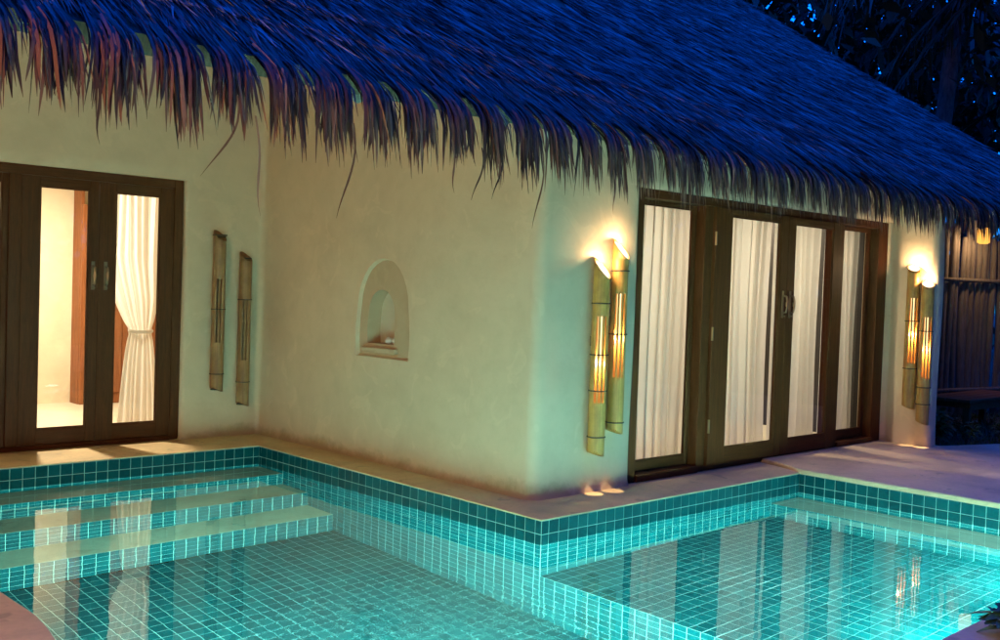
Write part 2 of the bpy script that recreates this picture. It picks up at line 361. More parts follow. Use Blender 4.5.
def tiled(name, O, U, V, lu, lv, u_first, v_first, keep=300, backing=True, parent=None):
    """face with origin O, axes U, V (unit), size lu x lv; normal U x V points to the viewer's side"""
    O, U, V = map(np.array, (O, U, V)); Nn = np.cross(U, V)
    c = O + U * lu / 2 + V * lv / 2
    me = bpy.data.meshes.new(name); q = [O, O + U * lu, O + U * lu + V * lv, O + V * lv]
    me.from_pydata([tuple(p - c) for p in q], [], [(0, 1, 2, 3)]); me.materials.append(MATS['grout']); me.update()
    base = place(bpy.data.objects.new(name, me), tuple(c), parent)
    if parent is None: tag(base, kind='structure')
    ju, jv = joints(0, lu, u_first), joints(0, lv, v_first)
    cells = []
    for a0, a1 in zip(ju, ju[1:]):
        for b0, b1 in zip(jv, jv[1:]):
            if a1 - a0 > GAP + .006 and b1 - b0 > GAP + .006: cells.append(((a0 + a1) / 2, (b0 + b1) / 2, a1 - a0 - GAP, b1 - b0 - GAP))
    C4 = np.array(cells); P = O + C4[:, :1] * U + C4[:, 1:2] * V
    p0 = px(P); pu = px(P + U * .05) - px(P - U * .05); pv = px(P + V * .05) - px(P - V * .05)
    area = np.abs(pu[:, 0] * pv[:, 1] - pu[:, 1] * pv[:, 0])
    ins = (p0[:, 0] > 0) & (p0[:, 0] < 1000) & (p0[:, 1] > 0) & (p0[:, 1] < 640) & ((P - CAM) @ CD > .3)
    area = np.where(ins, area, -1); order = np.argsort(-area); single = [k for k in order[:keep] if area[k] > 0]
    Rm = Matrix((tuple(U), tuple(V), tuple(Nn))).transposed().to_4x4()
    rest = MB(); ss = set(single)
    for k, (u, v, w, h) in enumerate(cells):
        tme, tv, tf = tile_mesh(w, h); p = P[k] + Nn * .0004; tl = (random.gauss(0, .006), random.gauss(0, .006))
        if k in ss:
            o = bpy.data.objects.new('tile', tme); COL.objects.link(o); o.parent = base
            o.matrix_local = Matrix.Translation(Vector(p - c)) @ Rm @ Matrix.Rotation(tl[0], 4, 'X') @ Matrix.Rotation(tl[1], 4, 'Y')
        else:
            tz = tv[:, 2] + tv[:, 0] * tl[0] + tv[:, 1] * tl[1]
            rest.add(p + tv[:, :1] * U + tv[:, 1:2] * V + tz[:, None] * Nn, tf)
    if rest.v: tag(rest.build('tile_field', 'tile', base), kind='stuff')
    return base
X, Y, Z = (1, 0, 0), (0, 1, 0), (0, 0, 1); nX, nY, nZ = (-1, 0, 0), (0, -1, 0), (0, 0, -1)
zf = lambda z0: (-.095 - z0) % .1
tiled('pool_wall_niche_side', (0, PY1, DEEP), nY, Z, PY1, -DEEP, .04, zf(DEEP))
tiled('pool_wall_drop', (0, -.0005, DEEP), nY, Z, -PY0, SHAL - DEEP, .045, zf(DEEP))
tiled('pool_wall_door_side', (0, 0, SHAL), X, Z, PX1, -SHAL, .072, zf(SHAL))
tiled('pool_wall_deck_side', (PX1, 0, SHAL), nY, Z, -PY0, -SHAL, .055, zf(SHAL))
tiled('pool_wall_step_side', (PX0, PY1, DEEP), X, Z, -PX0, -DEEP, (-PX0 - .062) % .1, zf(DEEP), 200)
tiled('pool_wall_front', (PX1, PY0, DEEP), nX, Z, PX1 - PX0, -DEEP, .05, zf(DEEP), 0)
tiled('pool_wall_left', (PX0, PY0, DEEP), Y, Z, PY1 - PY0, -DEEP, .05, zf(DEEP), 0)
tiled('pool_floor_deep', (PX0, PY0, DEEP), X, Y, -PX0, 2.5 - PY0, (-PX0 - .062) % .1, (2.5 - PY0) % .1)
tiled('pool_floor_shallow', (0, PY0, SHAL), X, Y, PX1, -PY0, .072, (-PY0 - .055) % .1)
for yf, zt, zb in ((3.36, -.30, -.76), (2.93, -.76, -1.22), (2.52, -1.22, DEEP)):
    st = tag(MB().box(PX0 + .002, -.002, yf + .004, PY1 - .004, zb - .004, zt).build('pool_step', 'tread'), kind='structure')
    tiled('riser', (PX0 + .002, yf, zb), X, Z, -PX0 - .004, zt - zb - .001, (-PX0 - .062) % .1, (zt - zb) % .1 if (zt - zb) % .1 > .03 else .1, 120, parent=st)
bn = tag(MB().box(2.876, PX1 - .002, PY0 + .002, -.004, SHAL - .01, -.40).build('pool_bench', 'tread'), kind='structure')
tiled('riser', (2.87, -.004, SHAL), nY, Z, -PY0 - .006, .499, .055, .1, 200, parent=bn)
wm = MB().add([(PX0, PY0, ZW), (0, PY0, ZW), (PX1, PY0, ZW), (PX1, 0, ZW), (0, 0, ZW), (0, PY1, ZW), (PX0, PY1, ZW)], [(0, 1, 4, 5, 6), (1, 2, 3, 4)])
tag(wm.build('water', 'water', None, (0, 0, ZW)), kind='structure')
def pool_light(p, fx, W_, label):
    """p on the wall face, fx = 'x' or 'y': the axis the light looks along"""
    t = tag(empty('pool_light', p), label, 'light', 'underwater lights in the pool walls'); n = 28
    at = (lambda a, q, w: (p[0] + w, p[1] - q * math.cos(a), p[2] + q * math.sin(a))) if fx == 'x' else (lambda a, q, w: (p[0] + q * math.cos(a), p[1] + w, p[2] + q * math.sin(a)))
    r = MB()
    for k in range(n):
        a0, a1 = 2 * math.pi * k / n, 2 * math.pi * (k + 1) / n
        r.add([at(a, q, w) for a in (a0, a1) for q, w in ((.11, .004), (.135, .004), (.135, .024), (.11, .032))], [(1, 5, 6, 2), (2, 6, 7, 3), (3, 7, 4, 0)])
    r.build('ring', 'steel', t)
    MB().add([at(2 * math.pi * k / n, .11, .016) for k in range(n)], [tuple(range(n))]).build('lens', 'pool_lens', t)
    light('lamp', 'AREA', at(0, 0, .05), W_, (.36, 1.0, .88), t, shape='DISK', size=.2, rot=(R(92), 0, 0) if fx == 'y' else (R(94), 0, R(-90)))
pool_light((PX0, -.75, -.50), 'x', POOL_W_DEEP, 'round underwater light in the side wall facing the niche wall')
pool_light((-1.9, PY0, -.55), 'y', POOL_W_DEEP, 'round underwater light in the front wall of the deep pool end')
pool_light((2.5, PY0, -.50), 'y', POOL_W_SHAL, 'round underwater light of the shallow pool nearest the deck')
pool_light((.95, PY0, -.50), 'y', POOL_W_SHAL * .8, 'round underwater light of the shallow pool nearest the drop to the deep end')

# ------------------------------------------------------------------ villa
villa = tag(empty('villa', (0, 0, 0)), 'cream plastered villa with thatched roof and dark wood glazed doors beside the pool', 'house')
WA, WC, WB = .38, .48, 4.50
DC0, DC1, DCT = 1.52, 5.90, 2.46       # door opening in the wall facing the shallow pool
DB0, DB1, DBT = -3.1, -.47, 2.53       # door opening in the wall above the steps
def disp(p):                            # hand-trowelled unevenness
    x, y, z = p; return .006 * math.sin(1.7 * (x + y) + 2.3 * z) + .004 * math.sin(4.1 * (x - y) - 3.3 * z + 1) 
def arc(c, r, a0, a1, n): return [(c[0] + r * math.cos(R(a0 + (a1 - a0) * k / n)), c[1] + r * math.sin(R(a0 + (a1 - a0) * k / n))) for k in range(n + 1)]
def seg(p, q, n): return [(p[0] + (q[0] - p[0]) * k / n, p[1] + (q[1] - p[1]) * k / n) for k in range(1, n)]
rb, ri, ro, rd = .04, .06, .10, .05
prof = [(DB1, 4.78), (DB1, WB + rb)] + arc((DB1 + rb, WB + rb), rb, 180, 270, 4)[1:] + seg((DB1 + rb, WB), (WA - ri, WB), 6)
prof += arc((WA - ri, WB - ri), ri, 90, 0, 4) + seg((WA, WB - ri), (WA, 2.95), 10) + [(WA, 2.95 - .15 * k) for k in range(8)] + seg((WA, 1.9), (WA, WC + ro), 9)
prof += arc((WA + ro, WC + ro), ro, 180, 270, 7) + seg((WA + ro, WC), (DC0 - rd, WC), 7) + arc((DC0 - rd, WC + rd), rd, 270, 360, 4) + [(DC0, .80)]
def extrude_profile(prof, zrows, top=None, skip=None, nrm_flip=False, d=True):
    n = len(prof); V_, F_ = [], []
    P2 = np.array(prof); T = np.gradient(P2, axis=0); T /= np.linalg.norm(T, axis=1)[:, None]; NN = np.stack([T[:, 1], -T[:, 0]], 1) 
    for i, z in enumerate(zrows):
        for j in range(n):
            x, y = P2[j]; zz = z
            if top is not None and i > top[0]: zz = zrows[top[0]] + (roof_z(y) - .14 - zrows[top[0]]) * (i - top[0]) / (len(zrows) - 1 - top[0])
            off = (disp((x, y, zz)) if d else 0) + (.022 * max(0, 1 - zz / .07) ** 2)
            V_.append((x + NN[j, 0] * off, y + NN[j, 1] * off, zz))
    for i in range(len(zrows) - 1):
        for j in range(n - 1):
            if skip and skip(prof[j], prof[j + 1], zrows[i], zrows[i + 1]): continue
            F_.append((i * n + j, i * n + j + 1, (i + 1) * n + j + 1, (i + 1) * n + j))
    return V_, F_
zr = [0, .02, .045, .07, .10] + [.10 + .15 * k for k in range(1, 16)] + [DCT, DCT + .004, DBT, DBT + .004, 2.65] + [2.8 + .2 * k for k in range(1, 8)]
def in_niche(p, q, z0, z1): return abs(p[0] - WA) < 1e-6 and abs(q[0] - WA) < 1e-6 and max(p[1], q[1]) < 2.951 and min(p[1], q[1]) > 1.899 and z0 > .849 and z1 < 1.901
kt = len(zr) - 8
V_, F_ = extrude_profile(prof, zr, (kt, 0), in_niche, nrm_flip=False)
V_ = np.array(V_); nP = len(prof)
for i, z in enumerate(zr):                # above the door heads the reveals open out into plain wall
    for k, xx in enumerate((-9, -6, -3.5, -2.2, -1.2, DB1)):
        if z > DBT + .001: V_[i * nP + k, :2] = (xx, WB - disp((xx, WB, V_[i * nP + k, 2])))
    for k, xx in enumerate((6.12, 5.2, 4.2, 3.0, 2.1, DC0)):
        if z > DCT + .001: V_[i * nP + nP - 1 - k, :2] = (xx, WC - disp((xx, WC, V_[i * nP + nP - 1 - k, 2])))
        if z > DBT + .01: V_[i * nP + nP - 1 - k, 2] = min(V_[i * nP + nP - 1 - k, 2], roof_z(WC) - .14)
wl = from_np('wall', V_, F_, 'plaster', villa, (0, 0, 0), True)
# niche: arched plate set back in the wall, deep little alcove with a ledge
def arch(cy_, w, z0, zs, zt, n=14):     # outline in (y, z), counter-clockwise seen from -x : from lower far side over the top to the lower near side
    pts = [(cy_ + w, z0)] + [(cy_ + w * (1 + .05 * math.sin(math.pi * k / 4)), z0 + (zs - z0) * k / 4) for k in range(1, 4)]
    pts += [(cy_ + w * math.cos(math.pi * k / n), zs + (zt - zs) * math.sin(math.pi * k / n)) for k in range(n + 1)]
    return pts + [(cy_ - w * (1 + .05 * math.sin(math.pi * k / 4)), z0 + (zs - z0) * k / 4) for k in range(3, 0, -1)] + [(cy_ - w, z0)]
nb = bmesh.new()
wx = lambda y, z: WA - disp((WA, y, z))
bd = [(2.95 - .15 * k, .85) for k in range(7)] + [(1.9, .85 + .15 * k) for k in range(7)] + [(1.9 + .15 * k, 1.9) for k in range(7)] + [(2.95, 1.9 - .15 * k) for k in range(7)]
oa = arch(2.41, .375, .94, 1.40, 1.82)
bl = [nb.verts.new((wx(y, z), y, z)) for y, z in bd]; al = [nb.verts.new((wx(y, z), y, z)) for y, z in oa]
ed = [nb.edges.new((l[i], l[(i + 1) % len(l)])) for l in (bl, al) for i in range(len(l))]
bmesh.ops.triangle_fill(nb, use_beauty=True, use_dissolve=False, edges=ed)
ia = arch(2.475, .195, 1.06, 1.32, 1.545)
o2 = [nb.verts.new((wx(y, z) + .035, 2.41 + (y - 2.41) * .965, 1.38 + (z - 1.38) * .965)) for y, z in oa]
i1 = [nb.verts.new((WA + .035, y, z)) for y, z in ia]; i2 = [nb.verts.new((WA + .23, y, z)) for y, z in ia]
n_ = len(oa)
for a_, b_ in ((al, o2), (o2, i1), (i1, i2)):
    for i in range(n_):
        try: nb.faces.new((a_[i], a_[(i + 1) % n_], b_[(i + 1) % n_], b_[i]))
        except ValueError: pass
nb.faces.new(i2)
bmesh.ops.recalc_face_normals(nb, faces=nb.faces)
me = bpy.data.meshes.new('niche'); nb.to_mesh(me); nb.free(); me.materials.append(MATS['plaster']); me.materials.append(MATS['plaster_niche'])
nic = place(bpy.data.objects.new('niche', me), (0, 0, 0), villa); autosmooth(nic, 35)
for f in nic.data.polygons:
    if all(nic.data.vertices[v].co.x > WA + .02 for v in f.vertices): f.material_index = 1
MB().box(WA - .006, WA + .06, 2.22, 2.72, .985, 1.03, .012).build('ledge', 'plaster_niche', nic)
# upper wall over the doors
def wallbox(x0, x1, y0, y1, z0, z1, m='plaster', b=.0, name='wall'): return MB().box(x0, x1, y0, y1, z0, z1, b).build(name, m, villa)
wallbox(-9, DB0, WB + .002, WB + .25, 0, 5.6)
# wing wall at the far end of the doors: rounded free end, curved into the door reveal
wp = [(DC1 - .02, .80), (DC1 - .02, .62)] + arc((DC1 - .07, .46), .09, 40, 5, 3) + [(5.868, .42), (5.855, .34)] + seg((5.855, .34), (5.85, .03), 4) + arc((5.92, .02), .07, 180, 270, 6) + arc((5.99, .02), .07, 270, 360, 6) + [(6.06, .8)]
V_, F_ = extrude_profile(wp, zr[:-7], None, None, nrm_flip=False)
from_np('wall', np.array(V_), F_, 'plaster', villa, (0, 0, 0), True)
MB().box(5.838, 5.85, -.028, .018, .97, 1.05, .003).build('outlet', 'white_plastic', villa)
# rooms behind the glass
wallbox(-3.4, 1.7, 7.75, 7.9, 0, 2.9, 'plaster_room'); wallbox(-3.4, -3.25, 4.76, 7.74, 0, 2.9, 'plaster_room'); wallbox(1.6, 1.75, 4.76, 7.74, 0, 2.9, 'plaster_room'); wallbox(-.46, 1.59, 4.77, 4.85, 0, 2.9, 'plaster_room')
MB().box(-3.4, 1.7, 4.70, 7.75, -.05, .03).build('floor', 'room_floor', villa); MB().box(-3.5, 1.8, 4.755, 7.95, 2.9, 3.0).build('ceiling', 'plaster_room', villa)
wallbox(.62, 6.0, 4.2, 4.35, 0, 2.75, 'dark_room_shade'); wallbox(.56, .64, .81, 4.2, 0, 2.75, 'plaster_room'); wallbox(5.95, 6.05, .81, 4.2, 0, 2.75, 'dark_room_shade')
MB().box(.62, 6.0, .70, 4.2, -.05, .03).build('floor', 'room_floor', villa); MB().box(.5, 6.1, .745, 4.4, 2.76, 2.86).build('ceiling', 'plaster_room', villa)
# inner wooden door standing ajar in the room
dr = MB()
dr.box(-.33, .72, 7.44, 7.485, .035, 2.42, .004)
idr = dr.build('door', 'wood_red', villa)
pn = MB()
for z0, z1 in ((.16, 1.15), (1.32, 2.28)):
    for x0 in (-.23, .24): pn.box(x0, x0 + .40, 7.425, 7.44, z0, z1, .012)
pn.build('panel', 'wood_red', idr)
kb = MB(); kb.tube([(-.255, 7.44, 1.375), (-.255, 7.40, 1.375)], .014, 10); bm = bmesh.new(); bmesh.ops.create_uvsphere(bm, u_segments=16, v_segments=10, radius=.036); kb.add([(v.co.x - .255, v.co.y * .8 + 7.375, v.co.z + 1.375) for v in bm.verts], [[v.index for v in f.verts] for f in bm.faces]); bm.free()
kb.build('knob', 'chrome', idr, smooth=True)
wallbox(-.33, -.29, 7.50, 7.74, .03, 2.62, 'wood_red', .004, 'door_jamb')

# glazed doors
def handle(x, y, z, leaf):
    h = MB(); h.box(x - .016, x + .016, y - .008, y, z - .13, z + .13, .003)
    h.tube([(x, y - .005, z - .085), (x, y - .045, z - .075), (x, y - .055, z - .03), (x, y - .055, z + .03), (x, y - .045, z + .075), (x, y - .005, z + .085)], .010, 8)
    h.tube([(x, y - .05, z - .02), (x, y - .05, z + .02)], .015, 8); h.box(x - .012, x + .012, y - .03, y - .008, z - .12, z - .105, .002)
    h.build('handle', 'metal', leaf)
def leaf(name, x0, x1, y0, y1, z0, z1, st, bot, top, st2=None, hx=None, hz=1.55):
    st2 = st2 or st
    lf = empty(name, ((x0 + x1) / 2, (y0 + y1) / 2, z0), villa)
    MB().box(x0, x0 + st, y0, y1, z0, z1, .006).build('stile', 'wood_dark', lf); MB().box(x1 - st2, x1, y0, y1, z0, z1, .006).build('stile', 'wood_dark', lf)
    MB().box(x0 + st, x1 - st2, y0 + .003, y1 - .003, z0, z0 + bot, .005).build('rail', 'wood_rail', lf); MB().box(x0 + st, x1 - st2, y0 + .003, y1 - .003, z1 - top, z1, .005).build('rail', 'wood_rail', lf)
    ym = (y0 + y1) / 2; b = .014
    bd_ = MB(); bd_.box(x0 + st, x0 + st + b, ym - .016, ym - .004, z0 + bot, z1 - top); bd_.box(x1 - st2 - b, x1 - st2, ym - .016, ym - .004, z0 + bot, z1 - top)
    bd_.box(x0 + st + b, x1 - st2 - b, ym - .016, ym - .004, z0 + bot, z0 + bot + b); bd_.box(x0 + st + b, x1 - st2 - b, ym - .016, ym - .004, z1 - top - b, z1 - top)
    bd_.build('glazing_bead', 'wood_dark', lf)
    MB().box(x0 + st - .004, x1 - st2 + .004, ym - .003, ym + .003, z0 + bot - .004, z1 - top + .004).build('pane', 'glass', lf)
    if hx is not None: handle(hx, y0, hz, lf)
    return lf
# doors to the shallow pool: fixed light, two leaves, fixed light
fy0, fy1 = .53, .68
frm = empty('door_frame', (3.7, .6, 0), villa)
MB().box(DC0, DC0 + .115, fy0, fy1, .0, DCT, .006).build('jamb', 'wood_dark', frm); MB().box(5.68, DC1 - .015, fy0, fy1, .0, DCT, .006).build('jamb', 'wood_dark', frm)
MB().box(DC0 + .115, 5.68, fy0, fy1, 2.385, DCT, .006).build('head', 'wood_rail', frm); MB().box(DC0 + .115, 2.485, fy0 - .02, fy1, .014, .075, .006).build('sill', 'wood_rail', frm)
MB().box(4.93, 5.68, fy0 - .02, fy1, .047, .095, .006).build('sill', 'wood_rail', frm); MB().box(2.60, 4.80, fy0 + .01, fy1, .014, .060, .006).build('sill', 'wood_rail', frm)
MB().box(2.485, 2.60, fy0 + .002, fy1, .014, 2.385, .006).build('mullion', 'wood_dark', frm); MB().box(4.80, 4.93, fy0 + .002, fy1, .014, 2.385, .006).build('mullion', 'wood_dark', frm)
leaf('fixed_light', DC0 + .117, 2.483, .625, .665, .077, 2.383, .03, .085, .035, .05)
leaf('fixed_light', 4.932, 5.678, .625, .665, .097, 2.383, .03, .09, .035, .05)
leaf('door_leaf', 2.603, 3.797, fy0 - .03, fy0 + .02, .062, 2.383, .255, .145, .065, .12, 3.735, 1.53)
leaf('door_leaf', 3.801, 4.797, fy0 - .03, fy0 + .02, .062, 2.383, .135, .145, .065, .14, 3.862, 1.53)
for x in (2.6,): 
    for z in (.42, 1.25, 2.1): MB().tube([(x, fy0 - .036, z - .06), (x, fy0 - .036, z + .06)], .010, 8).build('hinge', 'metal', frm)
# doors above the steps
gy0, gy1 = 4.535, 4.66
frm2 = empty('door_frame', (-1.8, 4.6, 0), villa)
MB().box(-.565, DB1 - .003, gy0, gy1, .014, DBT - .002, .006).build('jamb', 'wood_dark', frm2); MB().box(DB0 + .003, DB0 + .10, gy0, gy1, .014, DBT - .002, .006).build('jamb', 'wood_dark', frm2)
MB().box(DB0 + .10, -.565, gy0, gy1, 2.445, DBT - .002, .006).build('head', 'wood_rail', frm2); MB().box(DB0 + .10, -.565, gy0 - .015, gy1, .014, .055, .006).build('sill', 'wood_rail', frm2)
MB().box(-2.075, -1.972, gy0 + .002, gy1, .055, 2.445, .006).build('mullion', 'wood_dark', frm2)
leaf('fixed_light', DB0 + .102, -2.077, gy0 + .02, gy0 + .065, .058, 2.442, .06, .11, .07, .05)
leaf('door_leaf', -1.970, -1.292, gy0 + .005, gy0 + .055, .058, 2.442, .155, .135, .085, .085, -1.338, 1.58)
leaf('door_leaf', -1.288, -.568, gy0 + .005, gy0 + .055, .058, 2.442, .155, .135, .085, .135, -1.222, 1.58)

# ------------------------------------------------------------------ thatched roof
roof = empty('thatched_roof', (1, EY, EZ), villa)
ca, sa = math.cos(ROOF_A), math.sin(ROOF_A)
def slab(off, th, m, name):
    V2 = []
    for s in (0.12, SL):
        for x in (ROOF_L, VERGE - .12):
            for h in (off, off - th): V2.append((x, EY + s * ca - h * sa, EZ + s * sa + h * ca))
    return MB().add(V2, [(0, 4, 6, 2), (1, 3, 7, 5), (0, 2, 3, 1), (4, 5, 7, 6), (0, 1, 5, 4), (2, 6, 7, 3)]).build(name, m, roof)
slab(0, .10, 'thatch_under', 'thatch_bed')
yr, zr_ = EY + SL * ca, EZ + SL * sa
MB().add([(ROOF_L, yr, zr_), (VERGE - .1, yr, zr_), (VERGE - .1, 2 * yr - EY, EZ), (ROOF_L, 2 * yr - EY, EZ), (ROOF_L, yr, zr_ - .12), (VERGE - .1, yr, zr_ - .12), (VERGE - .1, 2 * yr - EY, EZ - .12), (ROOF_L, 2 * yr - EY, EZ - .12)],
         [(0, 1, 2, 3), (7, 6, 5, 4), (0, 3, 7, 4), (1, 5, 6, 2), (2, 6, 7, 3)]).build('back_slope', 'thatch_under', roof)
for k in range(18):
    x = ROOF_L + .6 + k * 1.13
    MB().tube([(x, EY + .25 * ca + .16 * sa, EZ + .25 * sa - .16 * ca), (x, EY + SL * ca + .16 * sa, EZ + SL * sa - .16 * ca)], .045, 8).build('rafter', 'pole', roof)
# path of a leaf over the eave: arclength q past the edge
qq = np.linspace(0, 1.2, 121); th = ROOF_A + (R(84) - ROOF_A) * np.clip(qq / .17, 0, 1) ** .8
qy = np.concatenate([[0], np.cumsum(-np.cos(th[:-1]) * .01)]); qz = np.concatenate([[0], np.cumsum(-np.sin(th[:-1]) * .01)])
def surf(s, h):
    q = np.clip(-s, 0, 1.19); t = np.interp(q, qq, th); sp = np.maximum(s, 0)
    y = EY + sp * ca + np.interp(q, qq, qy); z = EZ + sp * sa + np.interp(q, qq, qz)
    return y - h * np.sin(t), z + h * np.cos(t)
def blades(x0, s0, Ln, wid, yaw, h0, h1, curl, roll, nseg, tap=.7):
    """strips lying down the slope; returns V (n, 2(nseg+1), 3)"""
    n = len(x0); t = np.linspace(0, 1, nseg + 1)[None, :]
    s = s0[:, None] - Ln[:, None] * t; x = x0[:, None] + Ln[:, None] * t * np.tan(yaw)[:, None] + curl[:, None] * t ** 2
    h = h0[:, None] + (h1 - h0)[:, None] * t
    w = wid[:, None] * np.where(t < tap, 1, np.maximum(.10, 1 - (t - tap) / (1 - tap))) * .5
    out = np.empty((n, nseg + 1, 2, 3), np.float32)
    for k, sg in enumerate((-1, 1)):
        hh = h + sg * w * np.sin(roll)[:, None]; y, z = surf(s, hh)
        out[:, :, k, 0] = x + sg * w * np.cos(roll)[:, None]; out[:, :, k, 1] = y; out[:, :, k, 2] = z
    return out.reshape(n, -1, 3)
def strip_faces(n, nseg):
    f = np.array([(2 * i, 2 * i + 1, 2 * i + 3, 2 * i + 2) for i in range(nseg)]); st = (np.arange(n) * 2 * (nseg + 1))[:, None, None]
    return (f[None] + st).reshape(-1, 4)
def course(s): return s
U = RNG.uniform
def field(n, x_lo, x_hi, s_lo, s_hi, wmul, nseg, test=None):
    x0 = U(x_lo, x_hi, n); st = U(s_lo, s_hi, n)
    if test is not None:
        k = test(x0, st); x0, st = x0[k], st[k]
    n = len(x0); st = st + .10 * np.sin(st * 2 * math.pi / .34)           # loose courses
    Ln = U(.35, .85, n); wob_ = .03 * np.sin(x0 * 3.1 + st * 2) + .025 * np.sin(x0 * 7.7 - st * 3.3)
    x0_ = x0 - Ln * np.tan(wob_)
    return blades(x0_, st + Ln, Ln, U(.009, .019, n) * wmul, wob_ + RNG.normal(0, .13, n), U(-.02, .03, n), U(.015, .09, n) * np.clip(.25 + st * .9, 0, 1), RNG.normal(0, .012, n), RNG.normal(0, .75, n), nseg)
def put(name, Vb, nseg, m='thatch', keep_origin=True):
    o = from_np(name, Vb.reshape(-1, 3), strip_faces(len(Vb), nseg), m, roof); return tag(o, kind='stuff')
near = lambda x, s: (EY + s * ca < 1.55 + .42 * (x - .2)) & (EY + s * ca < 7)
put('thatch', field(26000, -4.6, 2.6, .13, 2.4, 1.0, 3, near), 3)
put('thatch', field(52000, 2.6, VERGE - .05, .13, 8.3, 1.45, 2, lambda x, s: near(x, s)), 2)
put('thatch', field(15000, ROOF_L, VERGE - .1, .05, SL - .2, 2.6, 1, lambda x, s: ~near(x, s)), 1)
put('thatch', field(3000, VERGE - .30, VERGE + .06, .02, SL - .3, 1.4, 2), 2)
# hanging fringe: bundled panels 0.28 m apart with slits between
FX0 = .055; PW = .28
def fringe(k0, k1, per, wmul, smin=.02, smax=.30, tipz=(.27, .49)):
    xs, s0, ln, wd, yw, h0, h1, cu, ro_ = [], [], [], [], [], [], [], [], []
    for k in range(k0, k1):
        lenk = random.uniform(.92, 1.08); lean = random.gauss(.02, .018); gapw = random.uniform(.036, .062)
        for _ in range(per):
            u = random.uniform(-1, 1); uu = u * (PW / 2 - gapw)
            a = random.uniform(smin, smax); tip = random.uniform(*tipz) * lenk * (1 - .22 * random.random() ** 2) 
            if random.random() < .2: tip *= .72
            xs.append(FX0 + (k + .5) * PW + uu); s0.append(a); ln.append(a + tip); wd.append(random.uniform(.009, .019) * wmul)
            yw.append(random.gauss(lean, .055)); lay = random.random(); h0.append(.005 + .03 * lay); h1.append(-.02 + .05 * lay); cu.append(random.gauss(0, .022)); ro_.append(random.gauss(0, .38))
    A = [np.array(q) for q in (xs, s0, ln, wd, yw, h0, h1, cu, ro_)]
    return blades(*A, 6, .8)
FR = fringe(-17, 30, 70, 1.0)
c_px = px(FR.mean(1)); dist = np.linalg.norm(FR.mean(1) - CAM, axis=1)
vis = (c_px[:, 0] > 0) & (c_px[:, 0] < 1000) & (c_px[:, 1] > -20)
score = np.where(vis, dist - 6.0 * (CAM[1] - FR.mean(1)[:, 1]) * -0, 99)
yf = FR[:, -2:, 1].mean(1)                     # front-most leaves (hanging farthest out) first
order = np.argsort(np.where(vis, dist * .10 + yf * 3.0, 99)); pick = set(order[:300].tolist())
rest = np.array([k for k in range(len(FR)) if k not in pick])
put('thatch_fringe', FR[rest], 6, 'thatch_eave')
for k in sorted(pick): from_np('thatch_leaf', FR[k], strip_faces(1, 6), 'thatch_eave', roof)
put('thatch_fringe', fringe(-17, 30, 26, 1.0, .25, .8, (.16, .36)), 6, 'thatch_eave')
put('thatch_fringe', fringe(30, 38, 40, 1.3), 6, 'thatch_eave')
put('thatch_fringe', fringe(-32, -17, 40, 1.3), 6, 'thatch_eave')
# a few torn leaves dangling below the fringe
for x, z0, dz, cv in ((-2.62, 2.32, .26, -.16), (-2.52, 2.24, .34, .06), (-.55, 2.3, .34, -.05), (-1.95, 2.28, .36, -.07), (-1.28, 2.28, .16, .05), (-1.05, 2.26, .17, -.05), (-3.3, 2.35, .2, .05), (.12, 2.25, .15, .03), (-.9, 2.26, .15, -.04)):
    n = 10; t = np.linspace(0, 1, n + 1); xx = x + cv * t ** 2 + .02 * np.sin(t * 5); zz = z0 + .14 - (dz + .14) * t; w = .007 * np.where(t < .6, .75 + .25 * t, 1 - (t - .6) / .42)
    Vd = np.stack([np.stack([xx - w, np.full(n + 1, EY - .13), zz], 1), np.stack([xx + w, np.full(n + 1, EY - .125) - .006, zz], 1)], 1).reshape(-1, 3)
    from_np('dangling_leaf', Vd, strip_faces(1, n), 'thatch_eave', roof)

# ------------------------------------------------------------------ curtains
def curtain(label, x0, x1, y, z0, z1, folds, amp, tie=None, group=None):
    nu, nv = max(60, int(folds * 14)), 40; V_ = []
    for j in range(nv + 1):
        t = j / nv; z = z0 + (z1 - z0) * t
        for i in range(nu + 1):
            u = i / nu; ph = 2 * math.pi * folds * u; a0, a1 = x0, x1; sc = 1
            if tie:
                tz, c0, c1, b0, b1 = tie
                if z > tz: k = ((z - tz) / (z1 - tz)); e = k ** .55; a0 = c0 + (x0 - c0) * min(1, k / .45) ** .7; a1 = c1 + (x1 - c1) * min(1, k / .2) ** .6; sc = .45 + .55 * min(1, k * 2)
                else: k = (tz - z) / (tz - z0); a0 = c0 + (b0 - c0) * k ** .5; a1 = c1 + (b1 - c1) * k ** .5; sc = .5 + .4 * k
            xx = a0 + (a1 - a0) * (u + .012 * math.sin(ph * 1.3 + 1)); w = amp * sc * (math.sin(ph + .8 * math.sin(3.1 * u * 6)) + .45 * math.sin(2.3 * ph + 2 * t) * .6)
            V_.append((xx + .012 * sc * math.sin(5 * t + 9 * u), y + w + .008 * math.sin(4 * t + 7 * u), z))
    F_ = [(j * (nu + 1) + i, j * (nu + 1) + i + 1, (j + 1) * (nu + 1) + i + 1, (j + 1) * (nu + 1) + i) for j in range(nv) for i in range(nu)]
    o = tag(empty('curtain', ((x0 + x1) / 2, y, z0)), label, 'curtain', group)
    from_np('cloth', np.array(V_), F_, 'curtain', o, None, True)
    MB().tube([(x0 - .03, y, z1 + .015), (x1 + .03, y, z1 + .015)], .012, 8).build('rod', 'wood_dark', o)
    if tie:
        tz, c0, c1, b0, b1 = tie; m = (c0 + c1) / 2; r = (c1 - c0) / 2 + .012
        MB().tube([(m + r * math.cos(a), y + .055 * math.sin(a), tz + .01 * math.sin(a)) for a in np.linspace(0, 2 * math.pi, 25)], .016, 8).build('tie_band', 'curtain', o)
